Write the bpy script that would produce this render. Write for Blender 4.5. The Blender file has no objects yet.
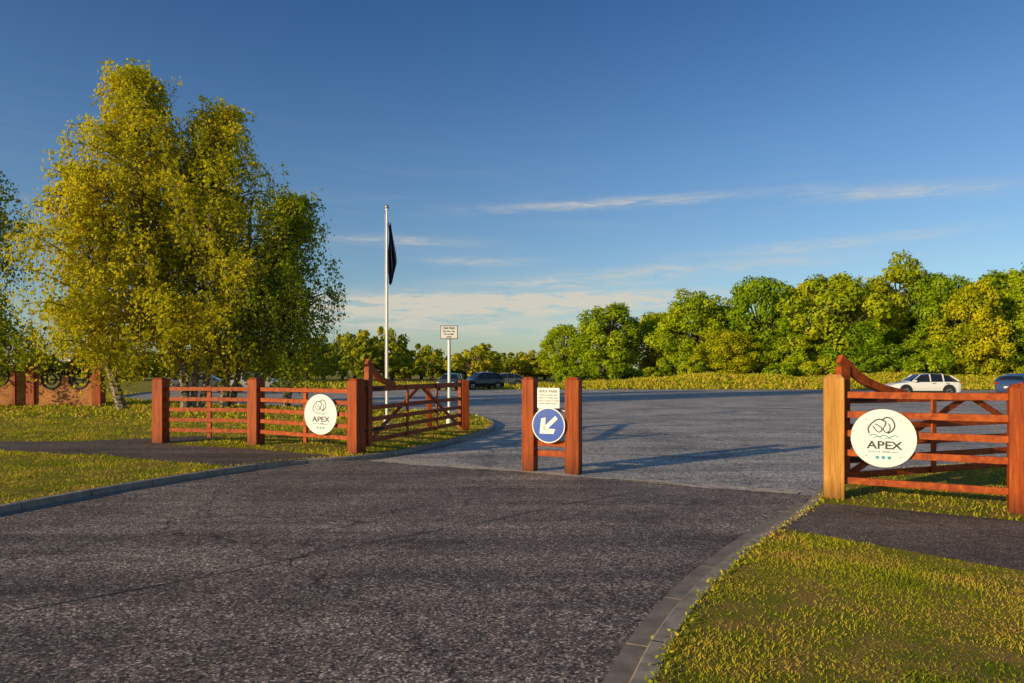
import bpy, math, random
import numpy as np
from mathutils import Vector
random.seed(7); rng=np.random.default_rng(7)
scene=bpy.context.scene
scene.view_settings.view_transform='Standard'
try: scene.view_settings.look='None'
except Exception: pass
scene.view_settings.exposure=0
COL=scene.collection
SUN_EL=math.radians(12.5); SUN_H=Vector((0.82,0.57)).normalized()

# ------------------------------------------------------------ node helpers
def newmat(name):
    m=bpy.data.materials.new(name); m.use_nodes=True
    nt=m.node_tree; nt.nodes.clear()
    out=nt.nodes.new('ShaderNodeOutputMaterial')
    return m,nt,out
def N(nt,t,**kw):
    n=nt.nodes.new(t)
    for k,v in kw.items(): setattr(n,k,v)
    return n
def ramp(nt,fac,stops):
    r=N(nt,'ShaderNodeValToRGB'); e=r.color_ramp.elements
    while len(e)<len(stops): e.new(0.5)
    for i,(p,c) in enumerate(stops):
        e[i].position=p; e[i].color=(c[0],c[1],c[2],1) if hasattr(c,'__len__') else (c,c,c,1)
    nt.links.new(fac,r.inputs[0]); return r.outputs[0]
def noise(nt,vec,scale,detail=4,rough=0.55,dist=0):
    n=N(nt,'ShaderNodeTexNoise'); n.inputs['Scale'].default_value=scale
    n.inputs['Detail'].default_value=detail; n.inputs['Roughness'].default_value=rough
    n.inputs['Distortion'].default_value=dist
    nt.links.new(vec,n.inputs['Vector']); return n.outputs[0]
def mapping(nt,vec,scale=(1,1,1),rot=(0,0,0)):
    n=N(nt,'ShaderNodeMapping'); n.inputs['Scale'].default_value=scale; n.inputs['Rotation'].default_value=rot
    nt.links.new(vec,n.inputs['Vector']); return n.outputs[0]
def mixc(nt,f,a,b,mode='MIX'):
    n=N(nt,'ShaderNodeMix',data_type='RGBA',blend_type=mode)
    for s,v in ((0,f),(6,a),(7,b)):
        if isinstance(v,bpy.types.NodeSocket): nt.links.new(v,n.inputs[s])
        elif s==0: n.inputs[0].default_value=v
        else: n.inputs[s].default_value=(v[0],v[1],v[2],1)
    return n.outputs[2]
def math_(nt,op,a,b=0.0,c=0.0,clamp=False):
    n=N(nt,'ShaderNodeMath',operation=op); n.use_clamp=clamp
    for i,v in enumerate((a,b,c)):
        if isinstance(v,bpy.types.NodeSocket): nt.links.new(v,n.inputs[i])
        else: n.inputs[i].default_value=v
    return n.outputs[0]
def principled(nt,out,col,rough=0.6,metal=0.0,spec=0.5,bump=None,bstr=0.3,bdist=0.01,coat=0):
    p=N(nt,'ShaderNodeBsdfPrincipled')
    if isinstance(col,bpy.types.NodeSocket): nt.links.new(col,p.inputs['Base Color'])
    else: p.inputs['Base Color'].default_value=(*col,1)
    if isinstance(rough,bpy.types.NodeSocket): nt.links.new(rough,p.inputs['Roughness'])
    else: p.inputs['Roughness'].default_value=rough
    p.inputs['Metallic'].default_value=metal
    p.inputs['Specular IOR Level'].default_value=spec
    p.inputs['Coat Weight'].default_value=coat
    if bump is not None:
        b=N(nt,'ShaderNodeBump'); b.inputs['Strength'].default_value=bstr; b.inputs['Distance'].default_value=bdist
        nt.links.new(bump,b.inputs['Height']); nt.links.new(b.outputs[0],p.inputs['Normal'])
    nt.links.new(p.outputs[0],out.inputs[0]); return p
def pos(nt): return N(nt,'ShaderNodeNewGeometry').outputs['Position']
def objc(nt): return N(nt,'ShaderNodeTexCoord').outputs['Object']

def simple(name,col,rough=0.5,metal=0,spec=0.5,var=0.15,scale=6,coat=0):
    m,nt,out=newmat(name); v=objc(nt)
    f=noise(nt,v,scale,5)
    c=mixc(nt,ramp(nt,f,[(0.3,0.0),(0.7,1.0)]),[x*(1-var) for x in col],[min(1,x*(1+var)) for x in col])
    principled(nt,out,c,rough,metal,spec,coat=coat); return m

def asphalt(name,c1,c2,streak_rot,grain=85,rough=0.75,bstr=0.9,hi=3.4):
    m,nt,out=newmat(name); p=pos(nt)
    vor=N(nt,'ShaderNodeTexVoronoi'); vor.inputs['Scale'].default_value=grain; nt.links.new(p,vor.inputs['Vector'])
    sep=N(nt,'ShaderNodeSeparateColor'); nt.links.new(vor.outputs['Color'],sep.inputs[0])
    big=noise(nt,p,0.45,6,0.65,0.5); mid=noise(nt,p,7.0,6,0.75)
    st=noise(nt,mapping(nt,p,(0.12,1.3,1),(0,0,streak_rot)),1.3,5,0.65)
    base=mixc(nt,ramp(nt,st,[(0.35,0.0),(0.66,1.0)]),c1,c2)
    base=mixc(nt,0.9,base,ramp(nt,big,[(0.32,0.30),(0.68,0.75)]),'OVERLAY')
    base=mixc(nt,0.7,base,ramp(nt,mid,[(0.3,0.25),(0.7,0.75)]),'OVERLAY')
    chips=ramp(nt,sep.outputs[0],[(0.0,0.15),(0.5,0.8),(0.82,1.3),(1.0,hi)])
    base=mixc(nt,1.0,base,chips,'MULTIPLY')
    vc=N(nt,'ShaderNodeTexVoronoi',feature='DISTANCE_TO_EDGE'); vc.inputs['Scale'].default_value=0.2
    wob=N(nt,'ShaderNodeVectorMath',operation='ADD'); nz=N(nt,'ShaderNodeTexNoise'); nz.inputs['Scale'].default_value=2.0; nz.inputs['Detail'].default_value=5
    nt.links.new(p,nz.inputs['Vector']); nt.links.new(p,wob.inputs[0]); nt.links.new(nz.outputs['Color'],wob.inputs[1]); nt.links.new(wob.outputs[0],vc.inputs['Vector'])
    ck=ramp(nt,vc.outputs['Distance'],[(0.0,0.35),(0.007,1.0)])
    base=mixc(nt,1.0,base,ck,'MULTIPLY')
    h=math_(nt,'ADD',sep.outputs[1],math_(nt,'MULTIPLY',mid,1.2))
    principled(nt,out,base,rough,0,0.3,h,bstr,0.008); return m

def grass_ground(name,a,b,c,scale=1.0):
    m,nt,out=newmat(name); p=pos(nt)
    f1=noise(nt,p,0.5*scale,6,0.65); f2=noise(nt,p,3.5*scale,5,0.7); f3=noise(nt,p,60*scale,3,0.7)
    col=mixc(nt,ramp(nt,f1,[(0.38,0.0),(0.62,1.0)]),a,b)
    col=mixc(nt,ramp(nt,f2,[(0.45,0.0),(0.60,1.0)]),col,c)
    col=mixc(nt,0.7,col,ramp(nt,f3,[(0.25,0.15),(0.75,0.85)]),'OVERLAY')
    h=math_(nt,'ADD',f3,math_(nt,'MULTIPLY',f2,1.5))
    principled(nt,out,col,0.95,0,0.1,h,1.0,0.06); return m

def leafmat(name,stops,trans=0.35,objvar=0.0,scale=0.35,posvar=0.5):
    m,nt,out=newmat(name)
    at=N(nt,'ShaderNodeAttribute',attribute_name='rnd'); f=at.outputs['Fac']
    big=noise(nt,pos(nt),scale,2,0.6)
    f=math_(nt,'ADD',math_(nt,'MULTIPLY',f,1-posvar),math_(nt,'MULTIPLY',ramp(nt,big,[(0.3,0.0),(0.7,1.0)]),posvar))
    col=ramp(nt,f,stops)
    if objvar:
        oi=N(nt,'ShaderNodeObjectInfo')
        tint=ramp(nt,oi.outputs['Random'],[(0.0,(1.0,1.0,1.0)),(0.35,(0.58,0.80,0.8)),(0.65,(1.05,1.08,0.9)),(1.0,(1.2,1.02,0.9))])
        col=mixc(nt,objvar,col,mixc(nt,1.0,col,tint,'MULTIPLY'))
    d=N(nt,'ShaderNodeBsdfDiffuse'); t=N(nt,'ShaderNodeBsdfTranslucent')
    mx=N(nt,'ShaderNodeMixShader'); mx.inputs[0].default_value=trans
    nt.links.new(col,d.inputs[0]); nt.links.new(col,t.inputs[0])
    nt.links.new(d.outputs[0],mx.inputs[1]); nt.links.new(t.outputs[0],mx.inputs[2])
    nt.links.new(mx.outputs[0],out.inputs[0]); return m

def wood(name,a,b,axis,worn=(0.4,0.25,0.13),wornamt=0.12):
    m,nt,out=newmat(name); v=objc(nt)
    sc={'z':(16,16,0.9),'x':(0.9,14,14),'n':(7,7,7)}[axis]
    g=noise(nt,mapping(nt,v,sc),1.6,7,0.7,0.4); big=noise(nt,v,1.7,4,0.6)
    col=mixc(nt,ramp(nt,g,[(0.35,0.0),(0.65,1.0)]),a,b)
    wmask=math_(nt,'MULTIPLY',ramp(nt,g,[(0.5,0.0),(0.68,1.0)]),ramp(nt,big,[(0.45,0.0),(0.7,1.0)]))
    col=mixc(nt,math_(nt,'MULTIPLY',wmask,wornamt),col,worn)
    sp=ramp(nt,noise(nt,mapping(nt,v,(sc[0]*2,sc[1]*2,sc[2]*0.7)),1.5,3,0.5),[(0.66,1.0),(0.70,0.35)])
    col=mixc(nt,0.8,col,sp,'MULTIPLY')
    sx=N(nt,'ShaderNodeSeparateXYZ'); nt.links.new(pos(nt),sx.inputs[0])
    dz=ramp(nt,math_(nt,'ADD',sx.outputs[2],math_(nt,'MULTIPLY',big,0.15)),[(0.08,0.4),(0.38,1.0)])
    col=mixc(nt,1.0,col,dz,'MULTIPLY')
    principled(nt,out,col,0.6,0,0.25,g,0.5,0.008); return m
def brick(name):
    m,nt,out=newmat(name); v=objc(nt)
    rt=mapping(nt,v,(1,1,1),(math.pi/2,0,0))
    b=N(nt,'ShaderNodeTexBrick'); b.inputs['Scale'].default_value=4.4; nt.links.new(rt,b.inputs['Vector'])
    b.inputs['Color1'].default_value=(.34,.11,.03,1); b.inputs['Color2'].default_value=(.46,.20,.06,1); b.inputs['Mortar'].default_value=(.3,.24,.18,1)
    b.inputs['Mortar Size'].default_value=0.015
    c=mixc(nt,0.6,b.outputs[0],ramp(nt,noise(nt,v,3,5),[(0.3,0.3),(0.7,0.7)]),'OVERLAY')
    principled(nt,out,c,0.9,0,0.2); return m

# ------------------------------------------------------------ materials
M={}
M['road']=asphalt('road_asphalt',(0.125,0.094,0.077),(0.26,0.20,0.158),math.radians(-52),75)
M['park']=asphalt('car_park_asphalt',(0.32,0.27,0.23),(0.56,0.475,0.40),math.radians(10),50,0.65,0.25,1.8)
M['path']=asphalt('path_asphalt',(0.095,0.068,0.054),(0.16,0.118,0.092),math.radians(-30),110,0.85)
M['kerb']=simple('kerb_concrete',(0.31,0.25,0.19),0.9,var=0.35,scale=9)
M['channel']=simple('channel_concrete',(0.22,0.175,0.14),0.9,var=0.3,scale=7)
M['grass']=grass_ground('grass_ground',(0.20,0.23,0.018),(0.36,0.32,0.026),(0.44,0.28,0.07))
M['blade']=leafmat('grass_blades',[(0.0,(0.13,0.18,0.010)),(0.30,(0.32,0.35,0.018)),(0.55,(0.55,0.48,0.03)),(0.75,(0.64,0.44,0.07)),(1.0,(0.56,0.30,0.10))],0.3,scale=1.1,posvar=0.7)
M['birch']=leafmat('birch_leaves',[(0.0,(0.24,0.27,0.010)),(0.5,(0.56,0.51,0.016)),(1.0,(0.82,0.66,0.024))],0.45,scale=0.5)
M['birchd']=leafmat('dark_birch_leaves',[(0.0,(0.12,0.19,0.01)),(0.5,(0.34,0.39,0.016)),(1.0,(0.60,0.55,0.02))],0.45,scale=0.5)
M['leaf']=leafmat('tree_leaves',[(0.0,(0.11,0.18,0.008)),(0.5,(0.36,0.42,0.014)),(1.0,(0.68,0.64,0.02))],0.35,objvar=1.0,scale=0.12,posvar=0.25)
M['far']=leafmat('far_tree_leaves',[(0.0,(0.13,0.16,0.015)),(0.5,(0.34,0.36,0.02)),(1.0,(0.62,0.50,0.04))],0.35,scale=0.06,posvar=0.6)
M['bark']=simple('bark',(0.09,0.065,0.045),0.9,var=0.4,scale=8)
def birchbark():
    m,nt,out=newmat('birch_bark'); v=pos(nt)
    f=noise(nt,mapping(nt,v,(3,3,9)),1.5,5,0.7)
    principled(nt,out,ramp(nt,f,[(0.42,(0.05,0.035,0.03)),(0.55,(0.34,0.28,0.2))]),0.8,0,0.2); return m
M['bbark']=birchbark()
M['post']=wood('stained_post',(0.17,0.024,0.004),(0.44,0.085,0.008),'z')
M['tan']=wood('weathered_sunlit_post',(0.38,0.16,0.03),(0.66,0.31,0.06),'z',(0.6,0.42,0.22),0.5)  # worn light wood, lightened further: sunlight on its faces put into the colour
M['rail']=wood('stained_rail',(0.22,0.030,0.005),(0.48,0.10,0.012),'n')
M['brick']=brick('wall_brick')
M['white']=simple('white_paint',(0.78,0.76,0.72),0.4,var=0.06)
M['blue']=simple('blue_sign_face',(0.008,0.07,0.42),0.3,var=0.08)
M['navy']=simple('navy_print',(0.02,0.035,0.06),0.5)
M['teal']=simple('teal_print',(0.04,0.30,0.38),0.5)
M['flag']=simple('flag_cloth',(0.012,0.016,0.05),0.9,var=0.4,scale=3)
M['steel']=simple('galvanised_steel',(0.32,0.32,0.32),0.4,0.6)
M['black']=simple('black_rubber',(0.015,0.015,0.015),0.8)
M['glass']=simple('car_glass',(0.012,0.016,0.02),0.06,spec=0.8,var=0.05)
M['chrome']=simple('alloy',(0.45,0.45,0.45),0.3,0.9)
M['redlamp']=simple('tail_lamp',(0.35,0.01,0.01),0.2)
M['headlamp']=simple('head_lamp',(0.6,0.6,0.6),0.1)

# ------------------------------------------------------------ mesh helpers
class MB:
    def __init__(s): s.V=[];s.F=[];s.n=0
    def add(s,v,f,mat=0,rnd=None):
        v=np.asarray(v,dtype=np.float64).reshape(-1,3); f=np.asarray(f,dtype=np.int64)
        if rnd is None: rnd=np.full(len(f),0.5)
        s.V.append(v); s.F.append((f+s.n,mat,np.asarray(rnd,dtype=np.float64))); s.n+=len(v)
    def tube(s,path,rad,n=6,mat=0,cap=True):
        path=np.asarray(path,float); k=len(path); rad=np.broadcast_to(rad,(k,))
        T=np.gradient(path,axis=0); T/=np.linalg.norm(T,axis=1)[:,None]+1e-9
        ref=np.array([0.,0,1]) if abs(T[0][2])<0.9 else np.array([1.,0,0])
        a=np.arange(n)*2*math.pi/n; vs=[]
        for i in range(k):
            u=np.cross(T[i],ref); u/=np.linalg.norm(u)+1e-9; w=np.cross(T[i],u)
            vs.append(path[i]+rad[i]*(np.cos(a)[:,None]*u+np.sin(a)[:,None]*w))
        f=[]
        for i in range(k-1):
            for j in range(n):
                j2=(j+1)%n; f.append((i*n+j,i*n+j2,(i+1)*n+j2,(i+1)*n+j))
        s.add(np.concatenate(vs),f,mat)
        if cap:
            for ring in (0,k-1):
                c=path[ring]; base=np.concatenate([vs[ring],[c]])
                s.add(base,[(j,(j+1)%n,n) for j in range(n)],mat)
    def beam(s,p,q,w,h,mat=0,up=(0,0,1)):
        p=np.array(p,float);q=np.array(q,float);d=(q-p)/np.linalg.norm(q-p);up=np.array(up,float)
        sd=np.cross(d,up); sd/=np.linalg.norm(sd); u=np.cross(sd,d)
        v=[]
        for e in (p,q):
            for a,b in ((-1,-1),(1,-1),(1,1),(-1,1)): v.append(e+sd*a*w/2+u*b*h/2)
        s.add(v,[(0,1,2,3),(7,6,5,4),(0,4,5,1),(1,5,6,2),(2,6,7,3),(3,7,4,0)],mat)
    def post(s,x,y,z0,z1,w,ang=0,mat=0,cap=0.05):
        c,sn=math.cos(ang),math.sin(ang); v=[]
        def r(a,b,z): return (x+a*c-b*sn,y+a*sn+b*c,z)
        for z,k in ((z0,1),(z1-cap,1),(z1,0.62)):
            for a,b in ((-1,-1),(1,-1),(1,1),(-1,1)): v.append(r(a*w/2*k,b*w/2*k,z))
        f=[(3,2,1,0),(8,9,10,11)]
        for l in (0,4):
            for j in range(4): f.append((l+j,l+(j+1)%4,l+4+(j+1)%4,l+4+j))
        s.add(v,f,mat)
    def leaves(s,C,Nn,size,mat=0,rnd=None,asp=0.6):
        k=len(C); Nn=Nn/(np.linalg.norm(Nn,axis=1)[:,None]+1e-9)
        R=rng.normal(size=(k,3)); t=np.cross(Nn,R); t/=np.linalg.norm(t,axis=1)[:,None]+1e-9
        b=np.cross(Nn,t); sz=np.broadcast_to(size,(k,))[:,None]
        v=np.stack([C-t*sz,C+b*sz*asp,C+t*sz,C-b*sz*asp],1).reshape(-1,3)
        s.add(v,np.arange(4*k).reshape(-1,4),mat,rnd if rnd is not None else rng.random(k))
    def mesh(s,name,mats,smooth=False):
        V=np.concatenate(s.V); me=bpy.data.meshes.new(name)
        me.vertices.add(len(V)); me.vertices.foreach_set('co',V.ravel())
        loops=[];starts=[];mi=[];rn=[];o=0
        for f,m,r in s.F:
            if len(f)==0: continue
            k=f.shape[1]; loops.append(f.ravel()); starts.append(o+np.arange(len(f))*k); o+=f.size
            mi.append(np.full(len(f),m)); rn.append(r)
        L=np.concatenate(loops); me.loops.add(len(L)); me.loops.foreach_set('vertex_index',L.astype(np.int32))
        S=np.concatenate(starts); me.polygons.add(len(S)); me.polygons.foreach_set('loop_start',S.astype(np.int32))
        me.polygons.foreach_set('material_index',np.concatenate(mi).astype(np.int32))
        me.update(calc_edges=True)
        at=me.attributes.new('rnd','FLOAT','FACE'); at.data.foreach_set('value',np.concatenate(rn).astype(np.float32))
        for m in mats: me.materials.append(M[m])
        me.polygons.foreach_set('use_smooth',[bool(smooth)]*len(S))
        me.validate(); return me
    def obj(s,name,mats,parent=None,smooth=False,bevel=0):
        o=bpy.data.objects.new(name,s.mesh(name,mats,smooth)); COL.objects.link(o)
        if parent: o.parent=parent
        if bevel:
            b=o.modifiers.new('b','BEVEL'); b.width=bevel; b.segments=2; b.limit_method='ANGLE'
        return o
def empty(name,loc=(0,0,0),rz=0):
    e=bpy.data.objects.new(name,None); e.location=loc; e.rotation_euler=(0,0,rz); COL.objects.link(e); return e
def catmull(P,n=8):
    P=[np.array(p,float) for p in P]; Q=[P[0]*2-P[1]]+P+[P[-1]*2-P[-2]]; out=[]
    for i in range(1,len(Q)-2):
        for k in range(n):
            t=k/n; a,b,c,d=Q[i-1:i+3]
            out.append(0.5*((2*b)+(c-a)*t+(2*a-5*b+4*c-d)*t*t+(3*b-a-3*c+d)*t**3))
    out.append(P[-1]); return np.array(out)
def sheet(name,poly,z,mat):
    me=bpy.data.meshes.new(name); me.from_pydata([(p[0],p[1],z) for p in poly],[],[tuple(range(len(poly)))])
    me.update()
    if me.polygons[0].normal.z<0: me.flip_normals()
    me.materials.append(M[mat]); o=bpy.data.objects.new(name,me); COL.objects.link(o); return o
def resample(P,step):
    seg=np.linalg.norm(np.diff(P,axis=0),axis=1); L=np.concatenate([[0],np.cumsum(seg)])
    t=np.arange(0,L[-1],step); return np.stack([np.interp(t,L,P[:,i]) for i in range(2)],1)
def offset(P,d):
    T=np.gradient(P,axis=0); T/=np.linalg.norm(T,axis=1)[:,None]; return P+np.stack([-T[:,1],T[:,0]],1)*d
def kerb(name,P,side,w,z0,z1,mat='kerb',step=0.9,gap=0.010,jit=0.003):
    n_sub=4; A=resample(P,step/n_sub); B=offset(A,side*w); mb=MB()
    for i in range(len(A)-1):
        if i%n_sub==0: j=random.uniform(-jit,jit)
        g=(gap/step*n_sub) if i%n_sub==0 else 0
        a0=A[i]+(A[i+1]-A[i])*g; a1=A[i+1]; b0=B[i]+(B[i+1]-B[i])*g; b1=B[i+1]
        ch=0.012 if z1>0.03 else 0.0
        if ch:
            a0c=a0+(b0-a0)*ch/w;a1c=a1+(b1-a1)*ch/w
            v=[(*a0,z0),(*a1,z0),(*b1,z0),(*b0,z0),(*a0,z1+j-ch),(*a1,z1+j-ch),(*b1,z1+j),(*b0,z1+j),(*a0c,z1+j),(*a1c,z1+j)]
            f=[(8,9,6,7),(0,1,5,4),(2,3,7,6),(4,5,9,8)]
        else:
            v=[(*a0,z0),(*a1,z0),(*b1,z0),(*b0,z0),(*a0,z1+j),(*a1,z1+j),(*b1,z1+j),(*b0,z1+j)]
            f=[(4,5,6,7),(0,1,5,4),(2,3,7,6)]
        if i%n_sub==0: f.append((3,0,4,7))
        mb.add(v,[q[::-1] for q in f] if side<0 else f,0)
    return mb.obj(name,[mat])
def inpoly(P,poly):
    poly=np.asarray(poly); x,y=P[:,0],P[:,1]; r=np.zeros(len(P),bool); j=len(poly)-1
    for i in range(len(poly)):
        xi,yi=poly[i];xj,yj=poly[j]
        c=((yi>y)!=(yj>y))&(x<(xj-xi)*(y-yi)/(yj-yi+1e-12)+xi); r^=c; j=i
    return r

# ------------------------------------------------------------ ground layout
HL=0.08; HR=0.05
sheet('ground',[(-2500,-1000),(2500,-1000),(2500,3000),(-2500,3000)],-0.02,'grass')
farE=[(-32,60),(-10,63),(20,63),(60,58)]
sheet('car_park',[(-60,6)]+[(60,6)]+farE[::-1]+[(-60,50)],0.0,'park')
sheet('road',[(-60,-30),(30,-30),(30,-6.1),(3.75,8.85),(-2.62,12.42),(-20,22.2),(-60,30)],0.006,'road')
lk=catmull([(-12,-6),(-9.2,0),(-7.2,3.7),(-5.78,7.64),(-5.1,9.5),(-3.95,11.45),(-2.6,12.5),(-1.56,14.6),(-0.62,18.2),(-0.7,21.9),(-2.2,25.8),(-6,29),(-14,33),(-24,42),(-30,60)])
lpoly=[tuple(p) for p in offset(lk,0.10)]+[(-30,120),(-300,120),(-300,-6)]
sheet('grass_verge',lpoly,HL,'grass')
kerb('kerb',lk,1,0.12,-0.02,HL+0.006)
kerb('drainage_channel',lk[:60],-1,0.13,0,0.011,'channel',0.9)
rk=catmull([(-0.6,-4),(-0.1,0),(0.15,2.2),(0.62,3.51),(1.0,4.37),(1.57,5.38),(2.37,6.58),(3.0,7.4),(3.55,8.2),(4.0,8.95),(4.6,9.8),(5.6,10.6),(7,11.3),(12,13),(40,20)])
rpoly=[tuple(p) for p in offset(rk,-0.10)]+[(60,20),(60,-4)]
sheet('grass_verge',rpoly,HR,'grass')
kerb('kerb',rk,-1,0.12,-0.02,HR+0.004)
kerb('drainage_channel',rk[:66],1,0.14,0,0.011,'channel',0.9)
lpath=[(-40,24),(-11.2,14.9),(-9.5,14.9),(-7.4,16.2),(-6.6,15.9),(-7.3,14.3),(-5.2,13.5),(-3.2,12.35),(-3.3,12.15),(-4.45,10.9),(-7.1,12.25),(-9.9,13.2),(-40,21.5)]
sheet('footpath',lpath,HL+0.004,'path')
rpath=[(2.66,6.75),(3.97,5.3),(8,2.0),(20,-8),(24,-4),(10,4.3),(5.3,7.06),(3.9,7.95),(3.62,8.02)]
sheet('footpath',rpath,HR+0.004,'path')
def bankz(x,y):
    x=np.asarray(x,float);y=np.asarray(y,float)
    s=np.clip((y-63.5)/11,0,1); s=s*s*(3-2*s); e=np.clip((x-4)/14,0,1)
    return -0.01+1.05*s*e*(1+.18*np.sin(x*.33)+.10*np.sin(x*.9+1))
mb=MB(); gx=np.linspace(4,110,90); gy=np.linspace(63.3,88,14); X_,Y_=np.meshgrid(gx,gy); Z_=bankz(X_,Y_)
mb.add(np.stack([X_,Y_,Z_],-1).reshape(-1,3),[(j*90+i,j*90+i+1,(j+1)*90+i+1,(j+1)*90+i) for j in range(13) for i in range(89)])
mb.obj('grass_bank',['grass'],smooth=True)
M['strip']=simple('worn_joint',(0.48,0.39,0.29),0.9,var=0.5,scale=9)
def seam(a,b,w,z,mat,n=160,wob=0.05):
    mb=MB(); a=np.array(a);b=np.array(b); d=(b-a)/np.linalg.norm(b-a); nn=np.array([-d[1],d[0]]); wv=[]; w1=w2=w*.5
    for i in range(n+1):
        p=a+(b-a)*i/n; w1=min(w,max(w*.1,w1+random.uniform(-.16,.16)*w));w2=min(w,max(w*.1,w2+random.uniform(-.16,.16)*w)); o=wob*math.sin(i*0.13)
        wv+= [(*(p+nn*(o-w1)),z),(*(p+nn*(o+w2)),z)]
    mb.add(wv,[(2*i,2*i+2,2*i+3,2*i+1) for i in range(n)],0)
    mb.obj('tarmac_joint',[mat])
seam((-2.5,12.3),(3.75,8.95),0.24,0.012,'strip')
M['tar']=simple('tar_seam',(0.07,0.058,0.05),0.6,var=0.3)
seam((-6.0,2.0),(2.6,10.0),0.014,0.0105,'tar',200,0.03)
seam((-1.4,14.3),(6.5,11.9),0.03,0.005,'tar',120,0.03)
seam((-0.6,19.5),(14.0,17.0),0.03,0.005,'tar',120,0.03)
mb=MB()
for i in range(20):
    x=-14+i*2.6; mb.add([(x,55,.005),(x+.1,55,.005),(x+.1,60,.005),(x,60,.005)],[(0,1,2,3)])
mb.obj('parking_bay_markings',['white'])

# ------------------------------------------------------------ grass blades
gb=MB()
def scatter(xr,yr,n,h,w,poly,excl,z):
    P=np.stack([rng.uniform(*xr,n),rng.uniform(*yr,n)],1)
    if poly is not None: P=P[inpoly(P,poly)]
    for e in excl: P=P[~inpoly(P,e)]
    th=np.sin(P[:,0]*2.1+np.sin(P[:,1]*3.3)*1.5)*np.sin(P[:,1]*1.9+np.sin(P[:,0]*2.7))
    P=P[rng.random(len(P))<0.66+0.55*th]
    k=len(P)
    hh=h*(0.4+1.1*rng.random(k)**1.5)*(0.8+0.4*np.sin(P[:,0]*3.1+np.sin(P[:,1]*2.3)*2)*np.sin(P[:,1]*2.7))
    a=rng.uniform(0,2*math.pi,k); lean=rng.normal(size=(k,2))*h*0.6
    c,s=np.cos(a)*w/2,np.sin(a)*w/2; zz=z(P[:,0],P[:,1]) if callable(z) else np.full(k,z)
    v=np.stack([np.stack([P[:,0]-c,P[:,1]-s,zz],1),np.stack([P[:,0]+c,P[:,1]+s,zz],1),np.stack([P[:,0]+lean[:,0],P[:,1]+lean[:,1],zz+hh],1)],1).reshape(-1,3)
    gb.add(v,np.arange(3*k).reshape(-1,3),0,rng.random(k))
scatter((0.3,7),(2.6,6.5),120000,0.020,0.007,rpoly,[rpath],HR)
scatter((0.3,14),(6,12),50000,0.035,0.014,rpoly,[rpath],HR)
scatter((-14,-2.5),(6.5,13),60000,0.04,0.014,lpoly,[lpath],HL)
scatter((-22,-0.5),(12,22),70000,0.05,0.025,lpoly,[lpath],HL)
scatter((-38,-0.5),(22,50),50000,0.11,0.09,lpoly,[lpath],HL)
scatter((-30,4),(62.5,88),15000,0.4,0.3,None,[],-0.02)
scatter((4,75),(63.5,80),45000,0.28,0.25,None,[],bankz)
gb.obj('grass',['blade'])
db=MB()
for P_,s_,z_ in ((rk,-0.13,HR),(lk,0.14,HL)):
    Q=resample(P_,0.03); Q=Q[(Q[:,1]>2.5)&(Q[:,1]<22)]; O=offset(Q,s_)+rng.normal(size=Q.shape)*0.03
    for _ in range(2):
        k=len(O); C=np.stack([O[:,0]+rng.normal(size=k)*.02,O[:,1]+rng.normal(size=k)*.02,z_+rng.uniform(0.005,0.03,k)],1)
        db.leaves(C,rng.normal(size=(k,3)),0.014,0)
db.obj('kerb_weeds',['blade'])

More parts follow.
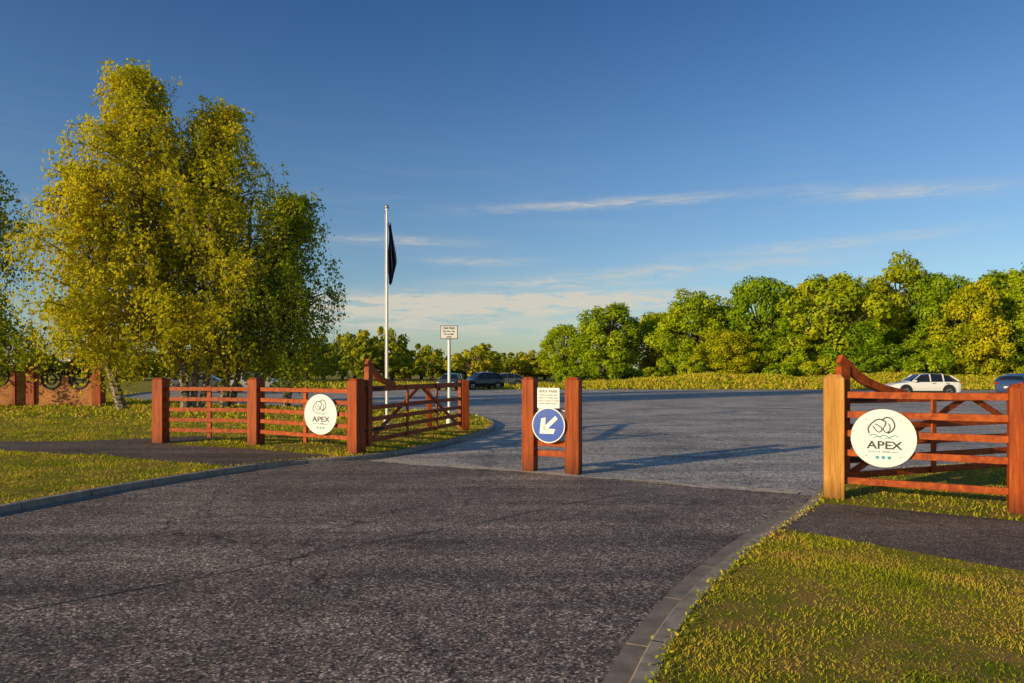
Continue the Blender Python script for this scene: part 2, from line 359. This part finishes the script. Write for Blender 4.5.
# ------------------------------------------------------------ trees
def birch(name,base,H,lean,R,seed,mat='birch',nl=70,tw=13,lf=26,z0=0.9,leafs=0.080,stems=1):
    global rng; rng=np.random.default_rng(seed); rr=random.Random(seed); mb=MB()
    def axis(t):
        return np.array([lean[0]*t**1.1+0.18*math.sin(t*7+seed),lean[1]*t**1.15+0.15*math.cos(t*6),H*0.95*t])
    for s_ in range(stems):
        off=np.array([0.25*s_,0.15*s_,0]); sp=np.array([1.0*s_,0.4*s_,0])
        ts=np.linspace(0,1,16)*(0.75 if s_ else 1)
        mb.tube([axis(t)+off+sp*t*1.5 for t in ts],[0.19*(1-t)**0.9*(0.7 if s_ else 1)+0.012 for t in ts],8,1,False)
    def env(z):
        u=(z-z0)/(H-z0)
        if u<0 or u>1: return 0
        return R*(min(1,.75+u*1.2))*(1-max(0,(u-0.42)/0.58)**2.2)**0.75
    C=[];Nn=[];RN=[]
    for i in range(nl):
        t=0.12+0.88*(i+rr.random())/nl; p0=axis(t); ang=i*2.39996+rr.uniform(-.4,.4)
        zt=min(H*0.985,p0[2]+rr.uniform(0.2,2.2)); r=env(zt)*(rr.uniform(0.30,1.0) if zt<.75*H else rr.uniform(.25,.85))*(1+.12*math.sin(ang*3+seed))+0.1
        dirv=np.array([math.cos(ang),math.sin(ang),0]); end=np.array([axis(zt/H)[0],axis(zt/H)[1],0])+dirv*r; end[2]=zt
        mid=(p0+end)/2+np.array([0,0,0.35*r*0.6+0.2]); us=np.linspace(0,1,7)
        path=[(1-u)**2*p0+2*u*(1-u)*mid+u*u*end+np.array([rr.uniform(-.05,.05),rr.uniform(-.05,.05),0]) for u in us]
        mb.tube(path,[0.05*(1-u)+0.007 for u in us],4,1,False)
        clump=rr.random()
        for k in range(tw):
            u=rr.uniform(0.2,1.0)**0.75; q=(1-u)**2*p0+2*u*(1-u)*mid+u*u*end
            q=q+np.array([max(-.8,min(.8,rr.gauss(0,.42))),max(-.8,min(.8,rr.gauss(0,.42))),rr.uniform(-0.2,0.45)])
            L=rr.uniform(0.5,2.0)*(0.35+0.65*min(1,(H-q[2])/4+0.1)); L=min(L,max(0.3,q[2]-0.7))
            dx,dy=rr.gauss(0,.20)+dirv[0]*.15,rr.gauss(0,.20)+dirv[1]*.15
            vs=np.linspace(0,1,3); tp=np.stack([q[0]+dx*vs,q[1]+dy*vs,q[2]-L*vs**1.3+0.15*np.sin(vs*3)],1)
            mb.tube(tp,[0.006]*3,3,1,False)
            m=int(lf*(0.6+L/2)); ss=rng.random(m)
            c=np.stack([q[0]+dx*ss,q[1]+dy*ss,q[2]-L*ss**1.3+0.15*np.sin(ss*3)],1)+rng.normal(size=(m,3))*np.array([.13,.13,.08])
            C.append(c); nrm=rng.normal(size=(m,3))*0.55+dirv*1.0+np.array([0,0,.25]); Nn.append(nrm)
            RN.append(np.clip(0.45*clump+0.25*rr.random()+0.4*rng.random(m)-0.05,0,1))
    C=np.concatenate(C);k=len(C)
    mb.leaves(C,np.concatenate(Nn),leafs*rng.uniform(0.6,1.2,k),0,np.concatenate(RN),0.66)
    o=mb.obj(name,[mat,'bbark']); o.location=base; return o
birch('birch_tree',(-13.4,28,HL),14.1,(-2.5,0.5),4.3,31,stems=3,nl=112)
birch('birch_tree',(-12.4,29.5,HL),13.0,(-0.4,0.3),4.1,12,nl=88,stems=2)
birch('birch_tree',(-15.8,27.3,HL),9.6,(-1.5,0),3.2,15,nl=58)
birch('birch_tree',(-9.9,29.5,HL),9.0,(0.3,0),2.4,13,'birchd',nl=60)
birch('birch_tree',(-23.4,30,HL),10.8,(-0.6,0),2.8,14,'birchd',nl=60)

def blob_tree_mesh(name,seed,H,R,z0,mat,nb=42,per=300,ls=0.3,bk=1.0):
    global rng; rng=np.random.default_rng(seed); mb=MB()
    mb.tube([(0,0,0),(0.1,0.1,H*.25),(0,0.2,H*.5),(0.1,0,H*.75)],[0.4,0.3,0.2,0.05],7,1,False)
    cz=(z0+H)/2; hz=(H-z0)/2
    for i in range(nb):
        zz=1-2*(i+0.5)/nb; th=i*2.39996; rr_=math.sqrt(1-zz*zz)
        d=np.array([rr_*math.cos(th),rr_*math.sin(th),zz])+rng.normal(size=3)*0.16; d/=np.linalg.norm(d)
        f=rng.uniform(0.55,0.86)
        lump=1+0.16*math.sin(d[0]*4+seed)*math.cos(d[1]*3+seed*2)
        tap=1.0-0.22*max(0,d[2])
        c=np.array([d[0]*R*f*lump*tap,d[1]*R*f*lump*tap,cz+d[2]*hz*f*1.0])
        br=rng.uniform(0.16,0.30)*R*bk*(1-.2*max(0,d[2]))
        mb.tube([(0,0,max(1,c[2]*0.5)),(c[0]*.5,c[1]*.5,c[2]*.8),c],[0.12,0.08,0.02],4,1,False)
        m=int(per*(br/(0.25*R))**2); dd=rng.normal(size=(m,3)); dd/=np.linalg.norm(dd,axis=1)[:,None]
        rad=br*rng.uniform(0.35,1.0,m)**0.5*(1+0.32*np.sin(dd[:,0]*6+i)*np.cos(dd[:,2]*5))
        p=c+dd*rad[:,None]*np.array([1,1,0.85]); ok=p[:,2]>0.1; p=p[ok]; dd=dd[ok]
        cl=rng.random()
        mb.leaves(p,dd*1.1+rng.normal(size=dd.shape)*0.45+np.array([0,0,.2]),ls*rng.uniform(0.5,1.15,len(p)),0,np.clip(0.5*cl+0.55*rng.random(len(p))-.02,0,1),0.7)
    return mb.mesh(name,[mat,'bark'])
var=[blob_tree_mesh('tree_mesh_%d'%i,20+i,15,6.2,0.3,'leaf',nb=66,per=360,ls=0.225) for i in range(5)]
def put(name,me,px,top,hw,D,rot):
    X=(px)/683*D; H=1.6+(372-top)*D/683; w=hw*D/683
    o=bpy.data.objects.new(name,me); COL.objects.link(o); o.location=(X,D,-0.02); o.scale=(w/6.0,w/6.0,H/14.6); o.rotation_euler=(0,0,rot)
    return o
TR=[(52,320,28,110),(98,300,42,98),(147,304,34,104),(182,285,42,92),(216,300,34,104),(248,268,44,90),(286,278,36,96),(320,262,50,86),(354,278,36,94),(387,255,48,90),(427,264,42,86),(460,276,38,82),(494,258,48,88),(537,256,46,84),(585,262,50,80),(215,325,34,86),(350,316,40,84),(420,322,36,84),(495,318,40,84),(280,328,32,86)]
for i,(px,top,hw,D) in enumerate(TR): put('tree',var[(i*2)%5],px,top,hw,D,i*1.3)
sh=blob_tree_mesh('shrub_mesh',40,3.4,3.0,0.0,'leaf',nb=22,per=130,ls=0.21)
for i in range(26):
    D=80+rng.random()*5; X=6+i*2.9+rng.uniform(-1,1)
    if X<30: D+=5
    o=bpy.data.objects.new('shrub',sh); COL.objects.link(o); o.location=(X,D,float(bankz(X,min(D,88)))-0.2); s=rng.uniform(0.5,1.2); o.scale=(s,s,s*rng.uniform(.7,1.1)); o.rotation_euler=(0,0,i)
fb=blob_tree_mesh('far_mesh',50,8,5,0.2,'far',nb=26,per=110,ls=0.40)
par=empty('distant_tree_belt')
for i in range(46):
    px=-580+i*14+rng.uniform(-5,5); D=rng.uniform(112,150)
    top=349+rng.uniform(-8,7)
    if -200<px<-125: top-=17
    H=1.6+(372-top)*D/683; o=bpy.data.objects.new('belt_tree',fb); COL.objects.link(o); o.parent=par
    o.location=(px/683*D,D,-.1); s=rng.uniform(0.75,1.15); o.scale=(s,s,H/8); o.rotation_euler=(0,0,i*2.1)

# ------------------------------------------------------------ fences and gates
def rails(mb,p,q,zs,w=0.05,h=0.10,mat=0,ext=0.0):
    for z in zs: mb.beam((p[0],p[1],z),(q[0],q[1],z),w,h,mat)
def ang(p,q): return math.atan2(q[1]-p[1],q[0]-p[0])
A=(-7.56,14.7);B=(-5.36,14.3);C=(-2.89,12.7)
RZ=[0.30,0.52,0.74,0.96,1.18]
par=empty('wooden_fence')
pb=MB()
for P_,an in ((A,ang(A,B)),(B,ang(A,C)),(C,ang(B,C))): pb.post(P_[0],P_[1],0,HL+1.40,0.25,an)
pb.obj('posts',['post'],par,bevel=0.008)
rb=MB()
for p,q in ((A,B),(B,C)):
    rails(rb,p,q,[z+HL-0.02 for z in RZ],h=0.08)
    m=((p[0]+q[0])/2,(p[1]+q[1])/2)
    t=np.array([q[0]-p[0],q[1]-p[1]]); t/=np.linalg.norm(t); nrm=(t[1],-t[0])
    rb.beam((m[0]-nrm[0]*.055,m[1]-nrm[1]*.055,.2),(m[0]-nrm[0]*.055,m[1]-nrm[1]*.055,1.3),0.05,0.09,0,(t[0],t[1],0))
rb.obj('rails',['rail'],par,bevel=0.004)

def gate(name,p,q,z0):
    par=empty(name); mb=MB(); p=np.array(p);q=np.array(q); L=np.linalg.norm(q-p); t=(q-p)/L; nr=np.array([-t[1],t[0]])
    def W(s,z,o=0): v=p+t*s+nr*o; return (v[0],v[1],z0+z)
    up=(t[0],t[1],0)
    mb.beam(W(0.06,0.12),W(0.06,1.62),0.10,0.15,0,up)
    mb.beam(W(L-0.05,0.12),W(L-0.05,1.3),0.08,0.10,0,up)
    for z in (0.22,0.42,0.62,0.84,1.20): mb.beam(W(0.12,z),W(L-.1,z),0.04,0.085 if z<1.1 else 0.11,0)
    for s in (L*0.34,L*0.66): mb.beam(W(s,0.18,-.045),W(s,1.24,-.045),0.03,0.08,0,up)
    mb.beam(W(0.15,0.2,.045),W(L*0.5,1.2,.045),0.03,0.08,0); mb.beam(W(L-.15,0.2,.045),W(L*0.52,1.2,.045),0.03,0.08,0)
    cp=catmull([(0.0,1.72),(0.10,1.66),(0.28,1.52),(0.5,1.41),(0.75,1.33),(1.15,1.25)],4); o1=offset(cp,.055);o2=offset(cp,-.055); k=len(cp); V=[]
    for oo,side in ((o1,-.036),(o2,-.036),(o2,.036),(o1,.036)):
        V+=[W(a[0],a[1],side) for a in oo]
    F=[]
    for r_ in range(4):
        for i in range(k-1): F.append((r_*k+i,r_*k+i+1,((r_+1)%4)*k+i+1,((r_+1)%4)*k+i))
    F+=[(0,k,2*k,3*k),(k-1,4*k-1,3*k-1,2*k-1)]
    mb.add(V,F)
    mb.obj('leaf_frame',['rail'],par,bevel=0.004)
    hb=MB()
    for z in (0.42,1.2): hb.beam(W(-0.12,z,-.035),W(0.6,z,-.035),0.012,0.05,0)
    hb.obj('hinges',['black'],par)
gate('field_gate',(-2.73,12.83),(-1.31,17.5),HL)
gp=MB(); gp.post(-1.22,17.75,0,HL+1.32,0.18,0.3,0); gp.obj('gate_post',['post'],bevel=0.008)
gate('field_gate',(4.18,8.72),(8.7,10.5),HR)
D_=(3.99,8.47);E=(5.62,7.55);F_=(7.3,6.6)
par=empty('wooden_fence')
pb=MB(); pb.post(*D_,0,HR+1.52,0.225,ang(D_,E)+0.15); pb.obj('weathered_sunlit_post',['tan'],par,bevel=0.008)
pb=MB(); pb.post(*E,0,HR+1.42,0.22,ang(D_,E)); pb.post(*F_,0,HR+1.42,0.22,ang(D_,E)); pb.obj('posts',['post'],par,bevel=0.008)
rb=MB(); rails(rb,D_,E,[z+HR for z in (0.22,0.56,0.80,1.03,1.27)],h=0.08); rails(rb,E,F_,[z+HR for z in (0.22,0.56,0.80,1.03,1.27)],h=0.08)
rb.obj('rails',['rail'],par,bevel=0.004)

# ------------------------------------------------------------ signs
def text(body,size,x,z,y,mat,par,bold=0.0,sx=1.0,align='CENTER'):
    c=bpy.data.curves.new('lettering','FONT'); c.body=body; c.size=size; c.align_x=align; c.extrude=0.0015; c.offset=bold
    c.materials.append(M[mat]); o=bpy.data.objects.new('lettering',c); COL.objects.link(o); o.parent=par
    o.location=(x,y,z); o.rotation_euler=(math.pi/2,0,0); o.scale=(sx,1,1); return o
def disc(mb,r,y0,y1,mat,n=64,cx=0,cz=0):
    a=np.arange(n)*2*math.pi/n
    v=[(cx+r*math.cos(t),y0,cz+r*math.sin(t)) for t in a]+[(cx+r*math.cos(t),y1,cz+r*math.sin(t)) for t in a]+[(cx,y0,cz),(cx,y1,cz)]
    mb.add(v,[(i,(i+1)%n,2*n) for i in range(n)]+[((i+1)%n+n,i+n,2*n+1) for i in range(n)],mat)
    mb.add(v,[(i,i+n,(i+1)%n+n,(i+1)%n) for i in range(n)],mat)
def ribbon(mb,pts,w,y,mat,n=6):
    P=catmull(pts,n); A_=offset(P,w/2);B_=offset(P,-w/2); k=len(P)
    v=[(a[0],y,a[1]) for a in A_]+[(b[0],y,b[1]) for b in B_]
    mb.add(v,[(i,i+1,i+1+k,i+k) for i in range(k-1)],mat)
def park_sign(loc,rz,sc=1.0):
    r=0.385
    e=empty('round_sign',loc,rz); e.scale=(sc,1,sc); mb=MB(); disc(mb,r,-0.012,0.012,0); mb.obj('sign_face',['white'],e)
    lb=MB(); y=-0.0145
    ribbon(lb,[(-.165,.06),(-.175,.13),(-.13,.20),(-.07,.245),(-.01,.245),(.03,.21),(.02,.17)],.017,y,0)
    ribbon(lb,[(-.02,.235),(.03,.275),(.09,.265),(.125,.21),(.13,.15),(.10,.10),(.05,.065)],.017,y-.0002,0)
    ribbon(lb,[(-.12,.16),(-.09,.11),(-.05,.08),(-.02,.10),(-.02,.14),(-.06,.17),(-.10,.19)],.013,y-.0004,0)
    ribbon(lb,[(.02,.17),(.0,.12),(.03,.08),(.07,.10),(.08,.15),(.06,.20)],.013,y-.0006,0)
    ribbon(lb,[(-.17,.03),(-.11,.05),(-.05,.02),(.01,.04),(.07,.015),(.13,.04),(.17,.025)],.012,y-.0008,1)
    ribbon(lb,[(-.12,.0),(-.06,.02),(0,-.01),(.06,.005),(.12,-.01)],.008,y-.0008,1)
    lb.obj('emblem',['navy','teal'],e)
    text('APE',0.145,-.045,-.14,-.014,'navy',e,0.0025,1.2); text('X',0.145,.155,-.14,-.014,'navy',e,0.0025,1.2)
    text('leisure & wildlife park',0.040,0,-.19,-.014,'teal',e,0,1.0)
    cb=MB()
    for i in range(3): disc(cb,.022,-.016,-.012,0,20,-.07+.07*i,-.255)
    cb.obj('symbols',['teal'],e)
    fb_=MB()
    for x,z in ((-.2,.24),(.2,.24),(-.2,-.24),(.2,-.24)): disc(fb_,.009,-.017,-.012,0,12,x,z)
    fb_.obj('fixings',['steel'],e)
    return e
n33=ang(B,C); park_sign((-3.60-0.10*math.sin(-n33),13.13-0.10*math.cos(n33),0.79),n33+math.radians(9))
n30=ang(D_,E); park_sign((4.46-0.06*math.sin(-n30),8.2-0.06*math.cos(n30),0.81),n30,0.90)

par=empty('wooden_sign_frame'); pb=MB()
p1=(0.29,11.04);p2=(0.97,10.75); an=ang(p1,p2)
pb.post(*p1,0,1.52,0.205,an); pb.post(*p2,0,1.52,0.225,an+0.05); pb.obj('posts',['post'],par,bevel=0.008)
rb=MB(); rails(rb,p1,p2,[0.30,0.46],h=0.10); rb.obj('rails',['rail'],par,bevel=0.006)
rb=MB(); rails(rb,p1,p2,[1.0,0.78],h=0.06,w=0.03); rb.obj('sign_rails',['steel'],par)
cx,cy=(p1[0]+p2[0])/2,(p1[1]+p2[1])/2
fx,fy=cx+math.sin(an)*0.14,cy-math.cos(an)*0.14
e=empty('direction_sign',(fx,fy,0.76),an-0.05)
mb=MB(); disc(mb,.28,-.006,.012,0); disc(mb,.262,-.009,-.0062,1)
mb.obj('sign_face',['white','blue'],e)
ar=MB(); th=math.radians(-138)
def rot(x,z,k=1.0): return (k*(x*math.cos(th)-z*math.sin(th)),-.0115,k*(x*math.sin(th)+z*math.cos(th)))
ar.add([rot(-.19,-.032),rot(.06,-.032),rot(.06,.032),rot(-.19,.032)],[(0,1,2,3)])
ar.add([rot(.20,0),rot(.02,.16),rot(-.05,.12),rot(.075,0)],[(0,1,2,3)]); ar.add([rot(.20,0),rot(.075,0),rot(-.05,-.12),rot(.02,-.16)],[(0,1,2,3)])
ar.add([rot(.06,-.032),rot(.10,-.032),rot(.10,.032),rot(.06,.032)],[(0,1,2,3)])
o=ar.obj('arrow',['white'],e)
e=empty('information_sign',(fx,fy,1.19),an-0.05); mb=MB(); mb.beam((-.19,0,0),(.19,0,0),.014,.32); mb.obj('sign_face',['white'],e,bevel=0.003)
text('APEX PARK',0.06,0,.085,-.0085,'navy',e,0.0008,1.05)
for i,s in enumerate(('VEHICLES ENTER AND','PARK AT OWNERS RISK','GATES LOCKED AT DUSK','PLEASE DRIVE SLOWLY')): text(s,0.032,0,.035-.045*i,-.0085,'navy',e,0,0.95)

par=empty('flagpole',(-3.48,19,HL)); mb=MB()
mb.tube([(0,0,0),(0,0,3),(0,0,6.02)],[.042,.036,.026],12); mb.tube([(0,0,0),(0,0,.25)],[.09,.09],12)
mb.tube([(0,0,6.02),(0,0,6.06)],[.045,.045],10); mb.obj('pole',['white'],par,smooth=True)
fb2=MB(); a_=[(0,0,6.05),(0,0,6.08),(0,0,6.12),(0,0,6.16),(0,0,6.18)]
fb2.tube(a_,[.02,.045,.055,.04,.01],10); fb2.obj('finial',['steel'],par,smooth=True)
nu,nv=24,30; v=[]
for j in range(nv+1):
    t=j/nv; z=5.70-1.72*t; wd=0.07+0.16*math.sin(min(1,t*1.2)*math.pi*0.6)*(1-0.6*max(0,t-.7)/.3)
    for i in range(nu+1):
        s=i/nu; v.append((0.028+s*wd+0.02*math.sin(t*7+s*3),0.08*math.sin(s*17+t*2.0)*(0.4+t*.6)+.03*math.sin(t*9),z-0.10*s*(1-t)-0.12*s*math.sin(s*5)))
f=[(j*(nu+1)+i,j*(nu+1)+i+1,(j+1)*(nu+1)+i+1,(j+1)*(nu+1)+i) for j in range(nv) for i in range(nu)]
mb=MB(); mb.add(v,f); mb.obj('flag',['flag'],par,smooth=True)
mb=MB(); mb.tube([(-.05,0,1.2),(-.05,.0,5.9)],[.005,.005],4); mb.obj('halyard',['white'],par)

par=empty('car_park_sign',(-1.84,20,HL)); mb=MB(); mb.tube([(0,0,0),(0,0,2.5)],[.045,.045],12); mb.tube([(0,0,0),(0,0,.2)],[.09,.08],12)
mb.tube([(0,0,2.5),(0,0,2.62)],[.065,.065],10); mb.obj('post',['white'],par,smooth=True)
mb=MB(); mb.beam((-.26,-.07,2.68),(.26,-.07,2.68),.02,.40,0); mb.obj('panel',['steel'],par,bevel=.004)
mb=MB(); mb.beam((-.235,-.082,2.68),(.235,-.082,2.68),.004,.35,0); mb.obj('sign_face',['white'],par)
mb=MB(); mb.beam((-.06,-.03,2.5),(.06,-.03,2.5),.06,.04); mb.beam((-.06,-.03,2.8),(.06,-.03,2.8),.05,.04); mb.obj('brackets',['steel'],par)
for i,s in enumerate(('CAR PARK','Open 6am - 9pm','No overnight','parking')): text(s,.085 if i==0 else .055,0,2.77-.08*i,-.086,'navy',par,0.0015,.9)
for x,y in ((-2.3,19.0),(-3.0,24.5)):
    b=MB(); b.post(x,y,0,HL+0.95,.14,.2); b.obj('wooden_bollard',['post'],bevel=.01)

# far left brick entrance wall with ring openings between piers
par=empty('brick_wall'); y=31
mb=MB()
for x in (-21.75,-18.75,-24.6): mb.post(x,y-.02,0,1.95,.40,0.0)
mb.obj('piers',['post'],par,bevel=.02)
mb=MB(); rg=MB(); rings=(-20.85,-19.6,-23.2)
for x0,x1,ht in ((-24.4,-21.95,1.60),(-21.55,-18.95,1.45)):
    k=90
    def hh(x):
        h=ht
        for c in rings:
            if abs(x-c)<.46: h=min(h,ht-.18-math.sqrt(.46**2-(x-c)**2))
        return h
    for i in range(k):
        xa=x0+(x1-x0)*i/k;xb=x0+(x1-x0)*(i+1)/k; h0=hh(xa);h1=hh(xb)
        mb.add([(xa,y-.11,0),(xb,y-.11,0),(xb,y-.11,h1),(xa,y-.11,h0),(xa,y+.11,0),(xb,y+.11,0),(xb,y+.11,h1),(xa,y+.11,h0)],[(0,1,2,3),(5,4,7,6),(3,2,6,7)])
mb.obj('wall',['brick'],par)
for c,zc in ((-20.85,1.27),(-19.6,1.27),(-23.2,1.42)):
    for r_ in (.44,.22):
        aa=np.linspace(0,2*math.pi,28); rg.tube([(c+r_*math.cos(t),y-.1,zc+r_*math.sin(t)) for t in aa],[.04]*28,6)
    rg.beam((c-.44,y-.1,zc),(c+.44,y-.1,zc),.03,.04)
rg.obj('iron_rings',['black'],par)
park_sign((-20.2,30.85,2.45),0,1.09)
mb=MB(); mb.post(-20.2,31.3,0,2.6,.12); mb.obj('sign_post',['post'])
mb=MB(); mb.post(-22.3,30.6,0,2.3,.1); mb.beam((-22.5,30.5,2.1),(-22.1,30.5,2.1),.03,.35,1); mb.obj('notice_board',['post','white'])

# ------------------------------------------------------------ cars
def car(loc,rz,paint,name='parked_car',suv=False):
    par=empty(name,loc,rz); h=1.62 if suv else 1.5
    M['p_'+paint[0]]=M.get('p_'+paint[0]) or simple('car_paint_'+paint[0],paint[1],0.25,0.0,coat=0.8,var=.03)
    pm='p_'+paint[0]
    st=[(-2.15,.42,.75,.80,.72,.70),(-2.08,.30,.85,.98,.82,.72),(-1.95,.26,.92,1.10,.86,.70),(-1.55,.24,.95,h-.16,.88,.62),(-1.0,.22,.95,h-.02,.89,.64),(-.2,.22,.94,h+.01,.89,.65),(.35,.22,.93,h-.06,.89,.63),(1.0,.22,.92,1.02,.88,.72),(1.15,.22,.90,.96,.88,.74),(1.8,.24,.84,.86,.85,.70),(2.08,.30,.68,.74,.78,.62),(2.15,.40,.60,.62,.66,.5)]
    mb=MB(); V=[]
    for x,zb,zs,zt,w,wr in st:
        V+=[(x,-w*.92,zb),(x,-w,(zb+zs)/2),(x,-w*.97,zs),(x,-wr,zt-.03),(x,-wr*.6,zt),(x,wr*.6,zt),(x,wr,zt-.03),(x,w*.97,zs),(x,w,(zb+zs)/2),(x,w*.92,zb)]
    body=[];glass=[];n=10
    for i in range(len(st)-1):
        for j in range(n):
            a,b=i*n+j,i*n+(j+1)%n; q=(a,b,b+n,a+n)
            g=(j in (2,6) and 2<=i<=6) or (j in (3,4,5) and i in (6,)) or (j in (3,4,5) and i==2)
            (glass if g else body).append(q)
    mb.add(V,body,0); mb.add(V,glass,1)
    mb.add(V[:10],[tuple(range(10))],0); mb.add(V[-10:],[tuple(range(9,-1,-1))],0)
    mb.obj('body',[pm,'glass'],par,smooth=False,bevel=.02)
    dt=MB()
    for sy in (-1,1):
        for xx in (-1.0,-.2,):
            dt.beam((xx,sy*.862,.96),(xx,sy*.655,h-.04),.05,.07,0,(1,0,0))
        dt.beam((.98,sy*.86,.94),(.36,sy*.64,h-.07),.05,.06,0,(0,sy,0.01)); dt.beam((-1.93,sy*.84,.98),(-1.5,sy*.64,h-.16),.06,.22,0,(0,sy,.01))
        dt.beam((.72,sy*.95,1.0),(.86,sy*.95,1.0),.2,.12,0)
        dt.beam((-1.0,sy*.905,.30),(1.0,sy*.905,.30),.03,.12,1)
        for xx in (-.2,-1.02): dt.beam((xx-.1,sy*.90,.84),(xx-.3,sy*.90,.84),.02,.03,1)
    dt.obj('trim',[pm,'black'],par)
    w=MB()
    for x in (-1.32,1.32):
        for sy in (-1,1):
            w.tube([(x,sy*.76,.40),(x,sy*.895,.40)],[.385,.385],24,0)
            w.tube([(x,sy*.70,.32),(x,sy*.905,.32)],[.32,.32],24,0); w.tube([(x,sy*.88,.32),(x,sy*.912,.32)],[.20,.20],20,1)
            for k in range(5):
                t=k*2*math.pi/5; w.beam((x,sy*.916,.32),(x+.2*math.cos(t),sy*.916,.32+.2*math.sin(t)),.01,.05,0)
    w.obj('wheels',['black','chrome'],par)
    l=MB()
    for sy in (-1,1):
        l.beam((2.02,sy*.55,.68),(2.02,sy*.74,.72),.14,.12,0); l.beam((-2.08,sy*.60,.86),(-2.06,sy*.80,.88),.12,.14,1)
    l.beam((2.14,-.3,.45),(2.14,.3,.45),.06,.12,2); l.beam((-2.16,-.26,.62),(-2.16,.26,.62),.03,.12,0)
    l.obj('lamps_and_plates',['headlamp','redlamp','black'],par)
W=('white',(.72,.72,.71)); Bl=('blue',(.03,.06,.16)); G=('grey',(.08,.085,.09)); Bk=('black',(.015,.015,.018)); Sv=('silver',(.42,.43,.44))
car((27.6,46,0),math.radians(172),W)
car((33.8,45,0),math.radians(30),Bl)
car((-2.9,64,-.02),math.radians(-150),Bk,suv=True)
car((-0.9,76,-.02),math.radians(-165),G)
car((-5.3,60,-.02),math.radians(-100),G)
car((-19.0,51,HL),math.radians(12),Sv); car((-23.5,52,HL),math.radians(12),G)

# ------------------------------------------------------------ world
w=bpy.data.worlds.new('World'); scene.world=w; w.use_nodes=True; nt=w.node_tree; nt.nodes.clear()
out=N(nt,'ShaderNodeOutputWorld'); bg=N(nt,'ShaderNodeBackground'); bg.inputs[1].default_value=0.14
sky=N(nt,'ShaderNodeTexSky',sky_type='NISHITA'); sky.sun_disc=False; sky.sun_elevation=SUN_EL
sky.sun_rotation=math.atan2(-SUN_H.x,-SUN_H.y)%(2*math.pi); sky.air_density=1.0; sky.dust_density=0.6; sky.ozone_density=1.8
tc=N(nt,'ShaderNodeTexCoord'); sx=N(nt,'ShaderNodeSeparateXYZ'); nt.links.new(tc.outputs['Generated'],sx.inputs[0])
az=math_(nt,'ARCTAN2',sx.outputs[0],sx.outputs[1]); el=math_(nt,'ARCSINE',sx.outputs[2])
cv=N(nt,'ShaderNodeCombineXYZ'); nt.links.new(az,cv.inputs[0]); nt.links.new(el,cv.inputs[1])
nz1=noise(nt,mapping(nt,cv.outputs[0],(5,55,1),(0,0,math.radians(-2))),1.0,7,0.62,0.6)
nz2=noise(nt,mapping(nt,cv.outputs[0],(14,95,1),(0,0,math.radians(2))),1.0,6,0.65,0.8)
tot=None
dg=math.radians
for a0,e0,wa,we,amp,tilt in ((-1,5.75,14,0.75,2.6,0),(-14,5.2,10,0.8,1.8,0),(-6,3.8,20,0.9,.9,0),(8,6.2,6,0.4,1.2,.02),(8.5,13.7,9,.35,.9,0.02),(29.5,13.0,6,.5,.7,-0.08),(-9,10.7,6,.4,.6,-.01),(-3,9.2,4,.35,.6,0),(14,8.2,11,.5,.8,0.03),(24,9.6,9,.4,.5,0.03),(4,7.4,8,.4,.6,0)):
    da=math_(nt,'SUBTRACT',az,dg(a0)); de=math_(nt,'SUBTRACT',math_(nt,'SUBTRACT',el,dg(e0)),math_(nt,'MULTIPLY',da,tilt))
    de=math_(nt,'ADD',de,math_(nt,'MULTIPLY',math_(nt,'SUBTRACT',nz1,0.5),0.02))
    g=math_(nt,'ADD',math_(nt,'POWER',math_(nt,'ABSOLUTE',math_(nt,'DIVIDE',da,dg(wa))),2.0),math_(nt,'POWER',math_(nt,'ABSOLUTE',math_(nt,'DIVIDE',de,dg(we))),2.0))
    g=math_(nt,'MULTIPLY',math_(nt,'EXPONENT',math_(nt,'MULTIPLY',g,-1.0)),amp)
    tot=g if tot is None else math_(nt,'ADD',tot,g)
cm=math_(nt,'MULTIPLY',tot,ramp(nt,nz2,[(0.36,0.12),(0.62,1.0)]),clamp=True)
veil=math_(nt,'MULTIPLY',ramp(nt,nz1,[(0.5,0.0),(0.8,0.10)]),ramp(nt,el,[(0.0,0.6),(0.25,1.0),(0.38,0.0)]))
cm=math_(nt,'ADD',cm,veil,clamp=True)
tint=ramp(nt,el,[(0.0,(0.74,0.80,0.88)),(0.12,(0.70,0.82,0.96)),(0.3,(0.54,0.74,0.97)),(0.5,(0.32,0.56,0.86)),(1.0,(0.5,0.7,0.9))])
skc=mixc(nt,1.0,sky.outputs[0],tint,'MULTIPLY')
final=mixc(nt,math_(nt,'MULTIPLY',cm,0.85),skc,(4.8,4.4,3.6))
nt.links.new(final,bg.inputs[0]); nt.links.new(bg.outputs[0],out.inputs[0])

sl=bpy.data.lights.new('sun','SUN'); sl.energy=5.0; sl.angle=math.radians(0.5); sl.color=(1.0,0.79,0.46)
so=bpy.data.objects.new('sun',sl); COL.objects.link(so)
d=Vector((SUN_H.x*math.cos(SUN_EL),SUN_H.y*math.cos(SUN_EL),-math.sin(SUN_EL))); so.rotation_euler=d.to_track_quat('-Z','Y').to_euler()

cam=bpy.data.cameras.new('camera'); cam.lens=24.0; cam.sensor_width=36; cam.clip_end=6000; cam.shift_y=30.5/1024
co=bpy.data.objects.new('camera',cam); COL.objects.link(co); co.location=(0,0,1.6); co.rotation_euler=(math.pi/2,0,0)
scene.camera=co
